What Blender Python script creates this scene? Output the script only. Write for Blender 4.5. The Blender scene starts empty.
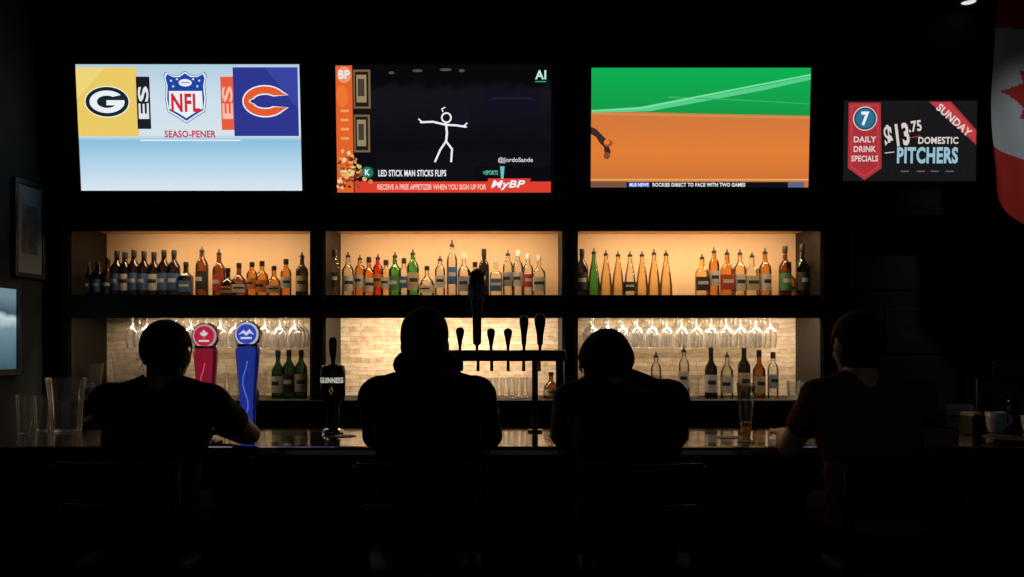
import bpy, bmesh, math, random
import numpy as np
from mathutils import Vector, Matrix
random.seed(7)
SC=bpy.context.scene
COL=SC.collection
SC.view_settings.view_transform='Standard'
F=792.0; CAMZ=1.48; HY=342.0
# image helpers: image pixel coordinates projected to metres at an assumed depth Y
def X(px,Y): return (px-512)/F*Y
def Z(py,Y): return CAMZ+(HY-py)/F*Y

# ------------------------------------------------------------ materials
MC={}
def srgb(c):
    return tuple(((v/255)/12.92 if v/255<=0.04045 else ((v/255+0.055)/1.055)**2.4) for v in c)
def mat(name,col,rough=0.6,metal=0.0,noise=0.0,nscale=20,spec=0.5,emit=None,estr=0.0,bump=0.0,coat=0.0):
    if name in MC: return MC[name]
    m=bpy.data.materials.new(name); m.use_nodes=True
    nt=m.node_tree; b=nt.nodes['Principled BSDF']
    b.inputs['Roughness'].default_value=rough; b.inputs['Metallic'].default_value=metal
    b.inputs['Specular IOR Level'].default_value=spec
    b.inputs['Coat Weight'].default_value=coat
    c=(*col,1)
    b.inputs['Base Color'].default_value=c
    if noise>0 or bump>0:
        tc=nt.nodes.new('ShaderNodeTexCoord'); n=nt.nodes.new('ShaderNodeTexNoise')
        n.inputs['Scale'].default_value=nscale; n.inputs['Detail'].default_value=4
        nt.links.new(tc.outputs['Object'],n.inputs['Vector'])
        if noise>0:
            r=nt.nodes.new('ShaderNodeValToRGB')
            r.color_ramp.elements[0].position=.3; r.color_ramp.elements[1].position=.7
            r.color_ramp.elements[0].color=(*[v*(1-noise) for v in col],1)
            r.color_ramp.elements[1].color=(*[min(1,v*(1+noise)) for v in col],1)
            nt.links.new(n.outputs['Fac'],r.inputs['Fac']); nt.links.new(r.outputs['Color'],b.inputs['Base Color'])
        if bump>0:
            bp=nt.nodes.new('ShaderNodeBump'); bp.inputs['Strength'].default_value=bump; bp.inputs['Distance'].default_value=.01
            nt.links.new(n.outputs['Fac'],bp.inputs['Height']); nt.links.new(bp.outputs['Normal'],b.inputs['Normal'])
    if emit: 
        b.inputs['Emission Color'].default_value=(*emit,1); b.inputs['Emission Strength'].default_value=estr
    MC[name]=m; return m
def emis(rgb,s=1.0):
    k='glow_%d_%d_%d_%.2f'%(*rgb,s)
    if k in MC: return MC[k]
    m=bpy.data.materials.new(k); m.use_nodes=True; nt=m.node_tree; nt.nodes.clear()
    o=nt.nodes.new('ShaderNodeOutputMaterial'); e=nt.nodes.new('ShaderNodeEmission')
    e.inputs[0].default_value=(*srgb(rgb),1); e.inputs[1].default_value=s
    nt.links.new(e.outputs[0],o.inputs[0]); MC[k]=m; return m
def emis_grad(name,stops,lo,hi,noise=0.0):
    """vertical gradient picture content (object z between lo..hi)"""
    m=bpy.data.materials.new(name); m.use_nodes=True; nt=m.node_tree; nt.nodes.clear()
    o=nt.nodes.new('ShaderNodeOutputMaterial'); e=nt.nodes.new('ShaderNodeEmission')
    tc=nt.nodes.new('ShaderNodeTexCoord'); sp=nt.nodes.new('ShaderNodeSeparateXYZ')
    mr=nt.nodes.new('ShaderNodeMapRange'); mr.inputs[1].default_value=lo; mr.inputs[2].default_value=hi
    r=nt.nodes.new('ShaderNodeValToRGB')
    el=r.color_ramp.elements
    while len(el)<len(stops): el.new(0.5)
    for i,(p,c) in enumerate(stops):
        el[i].position=p; el[i].color=(*srgb(c),1)
    nt.links.new(tc.outputs['Object'],sp.inputs[0]); nt.links.new(sp.outputs['Z'],mr.inputs[0])
    src=mr.outputs[0]
    if noise>0:
        n=nt.nodes.new('ShaderNodeTexNoise'); n.inputs['Scale'].default_value=9
        nt.links.new(tc.outputs['Object'],n.inputs['Vector'])
        ma=nt.nodes.new('ShaderNodeMath'); ma.operation='MULTIPLY_ADD'; ma.inputs[1].default_value=noise
        nt.links.new(n.outputs['Fac'],ma.inputs[0]); nt.links.new(mr.outputs[0],ma.inputs[2]); src=ma.outputs[0]
    nt.links.new(src,r.inputs[0]); nt.links.new(r.outputs[0],e.inputs[0]); nt.links.new(e.outputs[0],o.inputs[0])
    return m
def glass(name,tint,edge=(0.02,0.02,0.02),edge_amt=0.6,gl=0.12,milk=0.0):
    if name in MC: return MC[name]
    m=bpy.data.materials.new(name); m.use_nodes=True; nt=m.node_tree; nt.nodes.clear()
    o=nt.nodes.new('ShaderNodeOutputMaterial')
    t=nt.nodes.new('ShaderNodeBsdfTransparent'); t.inputs[0].default_value=(*tint,1)
    g=nt.nodes.new('ShaderNodeBsdfGlossy'); g.inputs['Roughness'].default_value=0.06; g.inputs[0].default_value=(.9,.9,.9,1)
    d=nt.nodes.new('ShaderNodeBsdfTransparent'); d.inputs[0].default_value=(*edge,1)
    lw=nt.nodes.new('ShaderNodeLayerWeight'); lw.inputs['Blend'].default_value=.35
    mu=nt.nodes.new('ShaderNodeMath'); mu.operation='POWER'; mu.inputs[1].default_value=1.6
    mu2=nt.nodes.new('ShaderNodeMath'); mu2.operation='MULTIPLY_ADD'; mu2.inputs[1].default_value=edge_amt; mu2.inputs[2].default_value=.06 if milk else 0
    nt.links.new(lw.outputs['Facing'],mu.inputs[0]); nt.links.new(mu.outputs[0],mu2.inputs[0])
    edge_out=d.outputs[0]
    if milk>0:
        df=nt.nodes.new('ShaderNodeBsdfDiffuse'); df.inputs[0].default_value=(.98,.96,.93,1)
        tl=nt.nodes.new('ShaderNodeBsdfTranslucent'); tl.inputs[0].default_value=(.98,.96,.93,1)
        a=nt.nodes.new('ShaderNodeMixShader'); a.inputs[0].default_value=.5
        nt.links.new(df.outputs[0],a.inputs[1]); nt.links.new(tl.outputs[0],a.inputs[2])
        c=nt.nodes.new('ShaderNodeMixShader'); c.inputs[0].default_value=milk
        nt.links.new(d.outputs[0],c.inputs[1]); nt.links.new(a.outputs[0],c.inputs[2]); edge_out=c.outputs[0]
    m1=nt.nodes.new('ShaderNodeMixShader'); nt.links.new(mu2.outputs[0],m1.inputs[0])
    nt.links.new(t.outputs[0],m1.inputs[1]); nt.links.new(edge_out,m1.inputs[2])
    fr=nt.nodes.new('ShaderNodeFresnel'); fr.inputs[0].default_value=1.45
    mg=nt.nodes.new('ShaderNodeMath'); mg.operation='MULTIPLY_ADD'; mg.inputs[1].default_value=.9 if not milk else .5; mg.inputs[2].default_value=gl*.2
    nt.links.new(fr.outputs[0],mg.inputs[0])
    m2=nt.nodes.new('ShaderNodeMixShader'); nt.links.new(mg.outputs[0],m2.inputs[0])
    nt.links.new(m1.outputs[0],m2.inputs[1]); nt.links.new(g.outputs[0],m2.inputs[2])
    nt.links.new(m2.outputs[0],o.inputs[0]); MC[name]=m; return m

def brickmat(name):
    m=bpy.data.materials.new(name); m.use_nodes=True; nt=m.node_tree; b=nt.nodes['Principled BSDF']
    tc=nt.nodes.new('ShaderNodeTexCoord'); sp=nt.nodes.new('ShaderNodeSeparateXYZ'); cb=nt.nodes.new('ShaderNodeCombineXYZ')
    nt.links.new(tc.outputs['Object'],sp.inputs[0]); nt.links.new(sp.outputs['X'],cb.inputs[0]); nt.links.new(sp.outputs['Z'],cb.inputs[1])
    # wobble the courses so that the stones read as split ledgestone
    n0=nt.nodes.new('ShaderNodeTexNoise'); n0.inputs['Scale'].default_value=9; nt.links.new(cb.outputs[0],n0.inputs['Vector'])
    vm=nt.nodes.new('ShaderNodeVectorMath'); vm.operation='MULTIPLY_ADD'; vm.inputs[1].default_value=(.05,.04,0)
    nt.links.new(n0.outputs['Color'],vm.inputs[0]); nt.links.new(cb.outputs[0],vm.inputs[2])
    br=nt.nodes.new('ShaderNodeTexBrick'); br.inputs['Scale'].default_value=1
    br.inputs['Brick Width'].default_value=.15; br.inputs['Row Height'].default_value=.026; br.inputs['Mortar Size'].default_value=.0016; br.inputs['Mortar Smooth'].default_value=1
    br.offset=.37; br.squash=1.9; br.squash_frequency=3
    br.inputs['Color1'].default_value=(.95,.80,.60,1); br.inputs['Color2'].default_value=(.66,.50,.34,1); br.inputs['Mortar'].default_value=(.32,.22,.14,1)
    nt.links.new(vm.outputs[0],br.inputs['Vector'])
    n=nt.nodes.new('ShaderNodeTexNoise'); n.inputs['Scale'].default_value=26; n.inputs['Detail'].default_value=6; nt.links.new(cb.outputs[0],n.inputs['Vector'])
    r=nt.nodes.new('ShaderNodeValToRGB'); r.color_ramp.elements[0].position=.35; r.color_ramp.elements[1].position=.65
    r.color_ramp.elements[0].color=(.36,.33,.31,1); r.color_ramp.elements[1].color=(.75,.75,.75,1); nt.links.new(n.outputs['Fac'],r.inputs[0])
    mx=nt.nodes.new('ShaderNodeMixRGB'); mx.blend_type='OVERLAY'; mx.inputs[0].default_value=.7
    nt.links.new(br.outputs['Color'],mx.inputs[1]); nt.links.new(r.outputs[0],mx.inputs[2]); nt.links.new(mx.outputs[0],b.inputs['Base Color'])
    bp=nt.nodes.new('ShaderNodeBump'); bp.inputs['Strength'].default_value=.6; bp.inputs['Distance'].default_value=.01
    nt.links.new(n.outputs['Fac'],bp.inputs['Height']); nt.links.new(bp.outputs[0],b.inputs['Normal'])
    b.inputs['Roughness'].default_value=.6
    return m

# ------------------------------------------------------------ geometry
class Geo:
    def __init__(s): s.v=[]; s.f=[]; s.m=[]; s.s=[]; s.mats=[]
    def mi(s,m):
        if m not in s.mats: s.mats.append(m)
        return s.mats.index(m)
    def add(s,vs,fs,m,smooth=False):
        o=len(s.v); s.v+= [tuple(v) for v in vs]; i=s.mi(m)
        for f in fs: s.f.append([a+o for a in f]); s.m.append(i); s.s.append(smooth)
    def box(s,c,d,m,rot=None):
        vs=[Vector((x*d[0]/2,y*d[1]/2,z*d[2]/2)) for x in(-1,1) for y in(-1,1) for z in(-1,1)]
        if rot: vs=[rot@v for v in vs]
        vs=[v+Vector(c) for v in vs]
        s.add(vs,[(0,1,3,2),(4,6,7,5),(0,4,5,1),(2,3,7,6),(0,2,6,4),(1,5,7,3)],m)
    def span(s,a,b,m): s.box([(a[i]+b[i])/2 for i in range(3)],[abs(b[i]-a[i]) for i in range(3)],m)
    def lathe(s,prof,m,c=(0,0,0),seg=20,sx=1,sy=1,sq=0,a0=0,a1=360):
        full=(a1-a0)>=360; n=seg if full else seg+1
        vs=[];fs=[]
        for r,z in prof:
            for k in range(n):
                a=math.radians(a0+(a1-a0)*k/seg)
                q=1.0
                if sq: q=1/((abs(math.cos(a))**sq+abs(math.sin(a))**sq)**(1/sq))
                vs.append((c[0]+r*q*math.cos(a)*sx,c[1]+r*q*math.sin(a)*sy,c[2]+z))
        for i in range(len(prof)-1):
            for k in range(seg):
                k2=(k+1)%n
                fs.append((i*n+k,i*n+k2,(i+1)*n+k2,(i+1)*n+k))
        s.add(vs,fs,m,True)
    def cyl(s,p0,p1,r0,r1,m,seg=14,cap=True):
        p0=Vector(p0);p1=Vector(p1); d=(p1-p0).normalized()
        u=d.orthogonal().normalized(); w=d.cross(u)
        vs=[p0+(u*math.cos(2*math.pi*k/seg)+w*math.sin(2*math.pi*k/seg))*r0 for k in range(seg)]
        vs+=[p1+(u*math.cos(2*math.pi*k/seg)+w*math.sin(2*math.pi*k/seg))*r1 for k in range(seg)]
        s.add(vs,[(k,(k+1)%seg,seg+(k+1)%seg,seg+k) for k in range(seg)],m,True)
        if cap: s.add(vs,[tuple(range(seg))[::-1],tuple(range(seg,2*seg))],m)
    def path(s,pts,r,m,seg=10,closed=False):
        pts=[Vector(p) for p in pts]; n=len(pts); vs=[];fs=[]
        prev=None
        for i,p in enumerate(pts):
            if closed: d=(pts[(i+1)%n]-pts[i-1]).normalized()
            else: d=(pts[min(i+1,n-1)]-pts[max(i-1,0)]).normalized()
            if prev is None: u=d.orthogonal().normalized()
            else: u=(prev-d*prev.dot(d)).normalized()
            prev=u; w=d.cross(u)
            rr=r[i] if isinstance(r,(list,tuple)) else r
            vs+=[p+(u*math.cos(2*math.pi*k/seg)+w*math.sin(2*math.pi*k/seg))*rr for k in range(seg)]
        for i in range(n if closed else n-1):
            j=(i+1)%n
            fs+=[(i*seg+k,i*seg+(k+1)%seg,j*seg+(k+1)%seg,j*seg+k) for k in range(seg)]
        if not closed: fs+=[tuple(range(seg))[::-1],tuple(range((n-1)*seg,n*seg))]
        s.add(vs,fs,m,True)
    def ell(s,c,r,m,rot=None,u=16,v=10):
        vs=[];fs=[]
        for i in range(v+1):
            t=math.pi*i/v
            for k in range(u):
                a=2*math.pi*k/u
                p=Vector((r[0]*math.sin(t)*math.cos(a),r[1]*math.sin(t)*math.sin(a),r[2]*math.cos(t)))
                if rot: p=rot@p
                vs.append(p+Vector(c))
        for i in range(v):
            for k in range(u): fs.append((i*u+k,(i+1)*u+k,(i+1)*u+(k+1)%u,i*u+(k+1)%u))
        s.add(vs,fs,m,True)
    def mesh(s,name):
        me=bpy.data.meshes.new(name); me.from_pydata(s.v,[],s.f)
        for m in s.mats: me.materials.append(m)
        me.polygons.foreach_set('material_index',s.m); me.polygons.foreach_set('use_smooth',s.s)
        me.update(); 
        bm=bmesh.new(); bm.from_mesh(me); bmesh.ops.remove_doubles(bm,verts=bm.verts,dist=1e-6)
        bmesh.ops.recalc_face_normals(bm,faces=bm.faces); bm.to_mesh(me); bm.free()
        return me
    def obj(s,name,parent=None,loc=(0,0,0),bevel=0,rot=None):
        o=bpy.data.objects.new(name,s.mesh(name)); COL.objects.link(o); o.location=loc
        if rot: o.rotation_euler=rot
        if parent: o.parent=parent
        if bevel:
            b=o.modifiers.new('bevel','BEVEL'); b.width=bevel; b.segments=2; b.limit_method='ANGLE'
        return o
def tag(o,label,cat,group=None,kind=None):
    o['label']=label; o['category']=cat
    if group: o['group']=group
    if kind: o['kind']=kind
    return o
def empty(name,loc,label,cat,group=None):
    o=bpy.data.objects.new(name,None); COL.objects.link(o); o.location=loc; o.empty_display_size=.1
    return tag(o,label,cat,group)
def structure(o): o['kind']='structure'; return o
def duplicate(root,loc,rz=None,scale=None):
    n=root.copy(); COL.objects.link(n); n.location=loc
    if rz is not None: n.rotation_euler=(root.rotation_euler[0],root.rotation_euler[1],rz)
    if scale: n.scale=scale
    for c in root.children:
        k=c.copy(); COL.objects.link(k); k.parent=n
    return n

def textpolys(s,bold=0.0,shear=0.0):
    cu=bpy.data.curves.new('t','FONT'); cu.body=s; cu.size=1; cu.offset=bold; cu.shear=shear; cu.resolution_u=3
    if bold>.02: cu.space_character=1.0+bold*2.2
    o=bpy.data.objects.new('t',cu); COL.objects.link(o)
    dg=bpy.context.evaluated_depsgraph_get(); dg.update()
    me=bpy.data.meshes.new_from_object(o.evaluated_get(dg))
    vs=[(v.co.x,v.co.y) for v in me.vertices]; fs=[tuple(p.vertices) for p in me.polygons]
    bpy.data.objects.remove(o); bpy.data.curves.remove(cu); bpy.data.meshes.remove(me)
    a=np.array(vs); lo=a.min(0); hi=a.max(0)
    return (a-lo)/(hi-lo),fs

class Screen:
    """flat picture built in local x/z, small layer steps in -y"""
    def __init__(s,cx,cy,ppm): s.g=Geo(); s.cx=cx;s.cy=cy;s.p=ppm
    def pt(s,x,y,l): return ((x-s.cx)/s.p,-.0008*l,(s.cy-y)/s.p)
    def poly(s,pts,m,l=1): s.g.add([s.pt(x,y,l) for x,y in pts],[tuple(range(len(pts)))],m)
    def rect(s,x0,y0,x1,y1,m,l=1): s.poly([(x0,y0),(x1,y0),(x1,y1),(x0,y1)],m,l)
    def oval(s,x,y,rx,ry,m,l=1,n=36): s.poly([(x+rx*math.cos(2*math.pi*k/n),y+ry*math.sin(2*math.pi*k/n)) for k in range(n)],m,l)
    def line(s,pts,w,m,l=1):
        for (a,b),(c,d) in zip(pts[:-1],pts[1:]):
            L=math.hypot(c-a,d-b); nx=-(d-b)/L*w/2; ny=(c-a)/L*w/2
            s.poly([(a+nx,b+ny),(c+nx,d+ny),(c-nx,d-ny),(a-nx,b-ny)],m,l)
        for a,b in pts: s.oval(a,b,w/2,w/2,m,l+.1,10)
    def text(s,t,x0,y0,x1,y1,m,l=2,bold=.015,shear=0,rot=0):
        """fit text box centred between corners; rot in degrees (image sense, ccw)"""
        a,fs=textpolys(t,bold,shear)
        w=x1-x0;h=y1-y0;cx=(x0+x1)/2;cy=(y0+y1)/2
        r=math.radians(rot); out=[]
        for u,v in a:
            dx=(u-.5)*w; dy=(v-.5)*h
            out.append(s.pt(cx+dx*math.cos(r)-dy*math.sin(r), cy-(dx*math.sin(r)+dy*math.cos(r)),l))
        s.g.add(out,fs,m)

# ------------------------------------------------------------ base materials
DARK=mat('black_paint',(.008,.009,.010),.7,noise=.3)
WALLM=mat('dark_wall_paint',(.012,.014,.016),.85,noise=.25,nscale=6)
LWALL=mat('dark_teal_wall',(.014,.021,.025),.8,noise=.3,nscale=5,spec=.3)
CEIL=mat('black_ceiling',(.006,.006,.007),.95)
FLOORM=mat('dark_floor_tile',(.010,.009,.009),.7,noise=.4,nscale=3,spec=.25)
DWOOD=mat('espresso_wood',(.008,.006,.005),.55,noise=.4,nscale=12,spec=.3)
BARTOP=mat('varnished_bar_top',(.06,.027,.014),.16,noise=.5,nscale=9,coat=1.0,spec=.8)
PEACH=mat('warm_back_panel',(.84,.60,.38),.65,noise=.06,nscale=4)
STONE=brickmat('ledgestone')
STEEL=mat('brushed_steel',(.35,.34,.33),.3,1.0)
CHROME=mat('chrome',(.6,.6,.6),.12,1.0)
BLKPL=mat('black_plastic',(.01,.01,.011),.35)
CLEAR=glass('clear_glass',(.95,.95,.94),(.42,.38,.33),.95,.25,milk=.62)

# ------------------------------------------------------------ room
XL,XR,YB,ZC=-2.61,3.5,4.86,3.36
g=Geo(); g.span((XL-.1,-1.5,-.1),(XR+.1,YB+.1,0),FLOORM); structure(g.obj('floor'))
g=Geo(); g.span((XL-.1,-1.5,ZC),(XR+.1,YB+.1,ZC+.1),CEIL); structure(g.obj('ceiling'))
g=Geo(); g.span((XL-.1,YB,0),(XR+.1,YB+.1,ZC),WALLM); structure(g.obj('wall_back'))
g=Geo(); g.span((XL-.1,-1.5,0),(XL,YB,ZC),LWALL); structure(g.obj('wall_left'))
g=Geo(); g.span((XR,-1.5,0),(XR+.1,YB,ZC),WALLM); structure(g.obj('wall_right'))
g=Geo(); g.span((XL,4.46,2.19),(XR,YB,ZC),WALLM); structure(g.obj('wall_soffit'))
g=Geo(); g.span((XL,4.435,2.19),(XR,4.46,2.235),DWOOD); g.span((XL,4.45,2.235),(XR,4.46,2.25),DWOOD); structure(g.obj('trim_1',bevel=.003))
g=Geo(); g.span((XL,-1.5,0),(XL+.015,4.4,.1),DWOOD); structure(g.obj('baseboard_left'))
g=Geo(); g.span((XR-.015,-1.5,0),(XR,4.8,.1),DWOOD); structure(g.obj('baseboard_right'))
# narrow interior window in the left wall with pale daylight behind it
g=Geo(); y0,y1,z0,z1=3.62,4.165,1.34,1.755; fr=mat('window_frame_dark',(.02,.02,.022),.4)
for a,b in [((y0-.03,z0-.03),(y1+.0,z0)),((y0-.03,z1),(y1,z1+.03)),((y0-.03,z0),(y0,z1)),((y1-.012,z0),(y1,z1)),((3.88,z0),(3.9,z1))]: g.span((XL,a[0],a[1]),(XL+.03,b[0],b[1]),fr)
g.span((XL+.002,y0,z0),(XL+.01,y1-.012,z1),emis_grad('frosted_daylight_pane',[(0,(50,72,84)),(.3,(84,112,124)),(.6,(112,142,152)),(.72,(190,208,214)),(.80,(60,84,96)),(1,(110,136,146))],z0,z1,.18))
structure(g.obj('window_1'))

# ------------------------------------------------------------ back bar shelving
YF=4.42
SH=empty('back_bar_shelving',(0,YF,0),'black wooden back bar shelving with warmly lit niches','shelving')
bays=[(-2.458,-1.128),(-1.039,.279),(.369,1.72)]
posts=[(-2.53,-2.458),(-1.128,-1.039),(.279,.369),(1.72,1.81)]
for a,b in posts:
    g=Geo(); g.span((a,0,1.156),(b,.41,2.19),DWOOD); g.span((a+.012,-.006,1.16),(b-.012,0,2.18),DWOOD)
    g.obj('post',SH,bevel=.002)
g=Geo()
for a,b in bays: g.span((a,0,2.10),(b,.02,2.19),DWOOD); g.span((a,.02,2.135),(b,.41,2.15),PEACH)
g.obj('header',SH)
g=Geo()
for a,b in bays:
    g.span((a,0,1.614),(b,.025,1.742),DWOOD); g.span((a,.025,1.715),(b,.41,1.742),DWOOD); g.span((a,.025,1.655),(b,.41,1.67),DWOOD)
g.obj('shelf',SH)
g=Geo(); g.span((-2.53,-.02,1.112),(1.81,.41,1.156),DWOOD); g.obj('shelf',SH,bevel=.003)
for a,b in bays:
    g=Geo(); g.span((a,.385,1.742),(b,.405,2.135),PEACH); o=g.obj('back_panel',SH); o['label']='warm peach lit panel'
    g=Geo(); g.span((a,.385,1.156),(b,.405,1.655),STONE); o=g.obj('back_panel',SH); o['label']='pale ledgestone lower panel'
LEDU=emis((255,214,160),2.2)
def strip(a,b,z,y,power,col,tilt):
    g=Geo(); g.span((a+.06,y-.008,z-.004),(b-.06,y+.008,z+.006),LEDU); g.obj('light_strip',SH)
    l=bpy.data.lights.new('strip_light','AREA'); l.shape='RECTANGLE'; l.size=b-a-.12; l.size_y=.03
    l.energy=power; l.color=col; o=bpy.data.objects.new('strip_light',l); COL.objects.link(o)
    o.location=((a+b)/2,y,z-.006); o.rotation_euler=(math.radians(tilt),0,0); o.parent=SH
for (a,b),pu,pl in zip(bays,(4.4,6.4,7.0),(8.5,9.5,12.5)):
    if a<-2: a=-2.26
    strip(a,b,2.125,.06,pu,(1,.68,.38),20)
    strip(a,b,1.645,.045,pl,(1,.76,.52),26)
# base cabinets
BC=empty('back_bar_cabinet',(0,4.4,0),'black back bar base cabinet with panelled doors','cabinet')
g=Geo(); g.span((-2.53,.02,0),(1.81,.44,1.11),DWOOD); g.obj('body',BC)
n=8
for i in range(n):
    w=4.34/n; a=-2.53+i*w
    g=Geo(); g.span((a+.01,0,.12),(a+w-.01,.02,1.08),DWOOD); g.span((a+.06,-.004,.18),(a+w-.06,0,1.02),BLKPL)
    d=g.obj('door',BC,bevel=.002)
    h=Geo(); h.cyl((a+w-.04,-.03,.75),(a+w-.04,-.03,.95),.006,.006,STEEL); h.cyl((a+w-.04,0,.77),(a+w-.04,-.03,.77),.004,.004,STEEL); h.cyl((a+w-.04,0,.93),(a+w-.04,-.03,.93),.004,.004,STEEL)
    h.obj('handle',d)
g=Geo(); g.span((1.9,4.35,0),(3.45,4.84,.97),DWOOD); g.span((1.88,4.32,.97),(3.47,4.85,1.0),DWOOD)
tag(g.obj('service_counter',bevel=.003),'dark wooden service counter against the wall','counter')

# ------------------------------------------------------------ bar
BT=1.07
BAR=empty('bar_counter',(0,3.1,0),'long dark varnished wooden bar counter','bar counter')
g=Geo(); g.span((-2.60,0,BT-.045),(3.3,.66,BT),BARTOP); g.obj('countertop',BAR,bevel=.014)
g=Geo(); g.span((-2.58,.3,.0),(3.2,.56,BT-.045),DWOOD)
for i in range(9):
    a=-2.53+i*.64
    g.span((a,.288,.15),(a+.04,.3,.98),DWOOD)
g.span((-2.58,.285,0),(3.2,.3,.12),DWOOD); g.span((-2.58,.285,.96),(3.2,.3,1.02),DWOOD)
g.obj('front_panel',BAR,bevel=.003)
g=Geo(); g.cyl((-2.55,.14,.30),(3.15,.14,.30),.02,.02,mat('aged_brass',(.08,.05,.02),.5,1),16)
for i in range(7):
    a=-2.4+i*.9; g.cyl((a,.14,.30),(a,.3,.26),.012,.014,MC['aged_brass'])
g.obj('foot_rail',BAR)
g=Geo(); g.span((-.04,-.008,-.055),(.04,0,.055),BLKPL); g.ell((0,-.008,.03),(.009,.005,.006),emis((235,60,50),2.0))
tag(g.obj('power_outlet',loc=(X(246,3.38),3.388,Z(508,3.38)),bevel=.001),'small black outlet plate with red indicator light','outlet')

# ------------------------------------------------------------ TVs
def tv(name,x0,y0,x1,y1,Yd,tilt,label,build,bez=4,cat='television'):
    ppm=F/Yd; cx=(x0+x1)/2; cy=(y0+y1)/2
    R=empty(name,(X(cx,Yd),Yd,Z(cy,Yd)),label,cat); R.rotation_euler=(math.radians(tilt),0,0)
    W=(x1-x0)/ppm; H=(y1-y0)/ppm; b=bez/ppm
    g=Geo()
    g.span((-W/2-b,.002,-H/2-b),(W/2+b,.03,H/2+b),BLKPL); g.span((-W/2-b,-.006,H/2),(W/2+b,.002,H/2+b),BLKPL)
    g.span((-W/2-b,-.006,-H/2-b),(W/2+b,.002,-H/2),BLKPL); g.span((-W/2-b,-.006,-H/2),(-W/2,.002,H/2),BLKPL); g.span((W/2,-.006,-H/2),(W/2+b,.002,H/2),BLKPL)
    g.span((-W/3,.03,-H/3),(W/3,.05,H/3),BLKPL)
    g.obj('casing',R)
    s=Screen(cx,cy,ppm); build(s); o=s.g.obj('screen',R,loc=(0,-.0005,0)); o['label']='glowing screen picture'
    g=Geo(); g.span((-.12,.045,-.1),(.12,.075,.1),BLKPL); g.obj('wall_mount',R)
    return R
W_=emis((235,240,245)); K_=emis((8,9,12)); 
def tv1(s):
    bg=emis_grad('broadcast_sky',[(0,(218,230,240)),(.22,(178,212,232)),(.40,(140,192,220)),(.445,(212,227,236)),(.75,(204,222,233)),(1,(176,204,222))],-.345,.345)
    s.rect(78,66,301,190,bg,0)
    s.rect(140,139.5,240,140.8,emis((232,238,242)),1)
    ye=emis((234,202,100)); gr=emis((22,38,42)); nv=emis((46,54,142)); og=emis((228,92,48))
    s.rect(78.5,69,139,136,ye,2); s.poly([(78.5,69),(108,69),(78.5,100)],emis((238,212,122)),2.5)
    s.oval(108.5,102.5,22.5,15.5,emis((240,240,225)),3); s.oval(108.5,102.5,21.5,14.5,gr,3.5)
    # round letter G
    s.oval(108.5,102.5,17.5,11,W_,4); s.oval(108.5,102.5,10,6,gr,5)
    s.poly([(113,98),(127,95),(127,101.2),(113,101.2)],gr,5.5)
    s.poly([(108,101),(126,101),(125.5,106),(121,110),(117,106),(108,106)],W_,6)
    s.rect(138,78,151.5,129,emis((28,30,36)),3)
    s.text('ES',128.8,98,160.8,108.5,emis((225,228,232)),4,.03,rot=90)
    sh=[(187,73),(193,77),(200,77),(206,74),(208,78),(206,86),(207,100),(205,112),(196,117),(187,123),(178,117),(169,112),(167,100),(168,86),(166,78),(168,74),(174,77),(181,77)]
    def sc(pts,k,cx=187,cy=97): return [(cx+(x-cx)*k,cy+(y-cy)*k) for x,y in pts]
    s.poly(sc(sh,1.03),emis((28,60,140)),1.5); s.poly(sh,W_,2)
    s.poly(sc(sh,.93),emis((28,70,160)),3)
    s.poly([(170.5,92),(203.5,92),(203.8,109),(195,113.5),(187,118.5),(179,113.5),(170.2,109)],W_,4)
    s.text('NFL',172.5,94.5,201.5,112.5,emis((206,36,56)),5,.028)
    s.oval(187,84,6.5,3.6,W_,4); s.line([(183,84),(191,84)],.8,emis((28,70,160)),5)
    for x,y in [(173,82),(175,87.5),(179,80.5),(201,82),(199,87.5),(195,80.5)]:
        s.poly([(x+1.5*(1 if k%2==0 else .42)*math.sin(k*math.pi/5),y-1.5*(1 if k%2==0 else .42)*math.cos(k*math.pi/5)) for k in range(10)],W_,4)
    s.text('SEASO-PENER',164.5,130.5,216,137.5,emis((200,52,70)),3,.03)
    s.rect(222,78,235,130,emis((232,92,62)),3)
    s.text('ES',212.5,98,244.5,108.5,emis((250,190,170)),4,.03,rot=90)
    s.rect(234.5,69,299,136,nv,3.2); s.poly([(266,69),(299,69),(299,110)],emis((58,68,162)),3.6)
    def cshape(k):
        o=[];cx,cy=266,102
        ox,oy=21+k,14.5+k; ix,iy=13-k,7.6-k
        for i in range(31):
            a=math.radians(38+(322-38)*i/30); o.append((cx+ox*math.cos(a)*1.02,cy-oy*math.sin(a)))
        o.append((cx+22+k,cy+6)) ; 
        for i in range(27):
            a=math.radians(312-(312-48)*i/26)
            x=cx+ix*math.cos(a); y=cy-iy*math.sin(a)
            if 11<i<15: x-=3
            o.append((x,y))
        o.append((cx+22+k,cy-6))
        return o
    s.poly(cshape(1.3),W_,4); s.poly(cshape(0),og,5)
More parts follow.
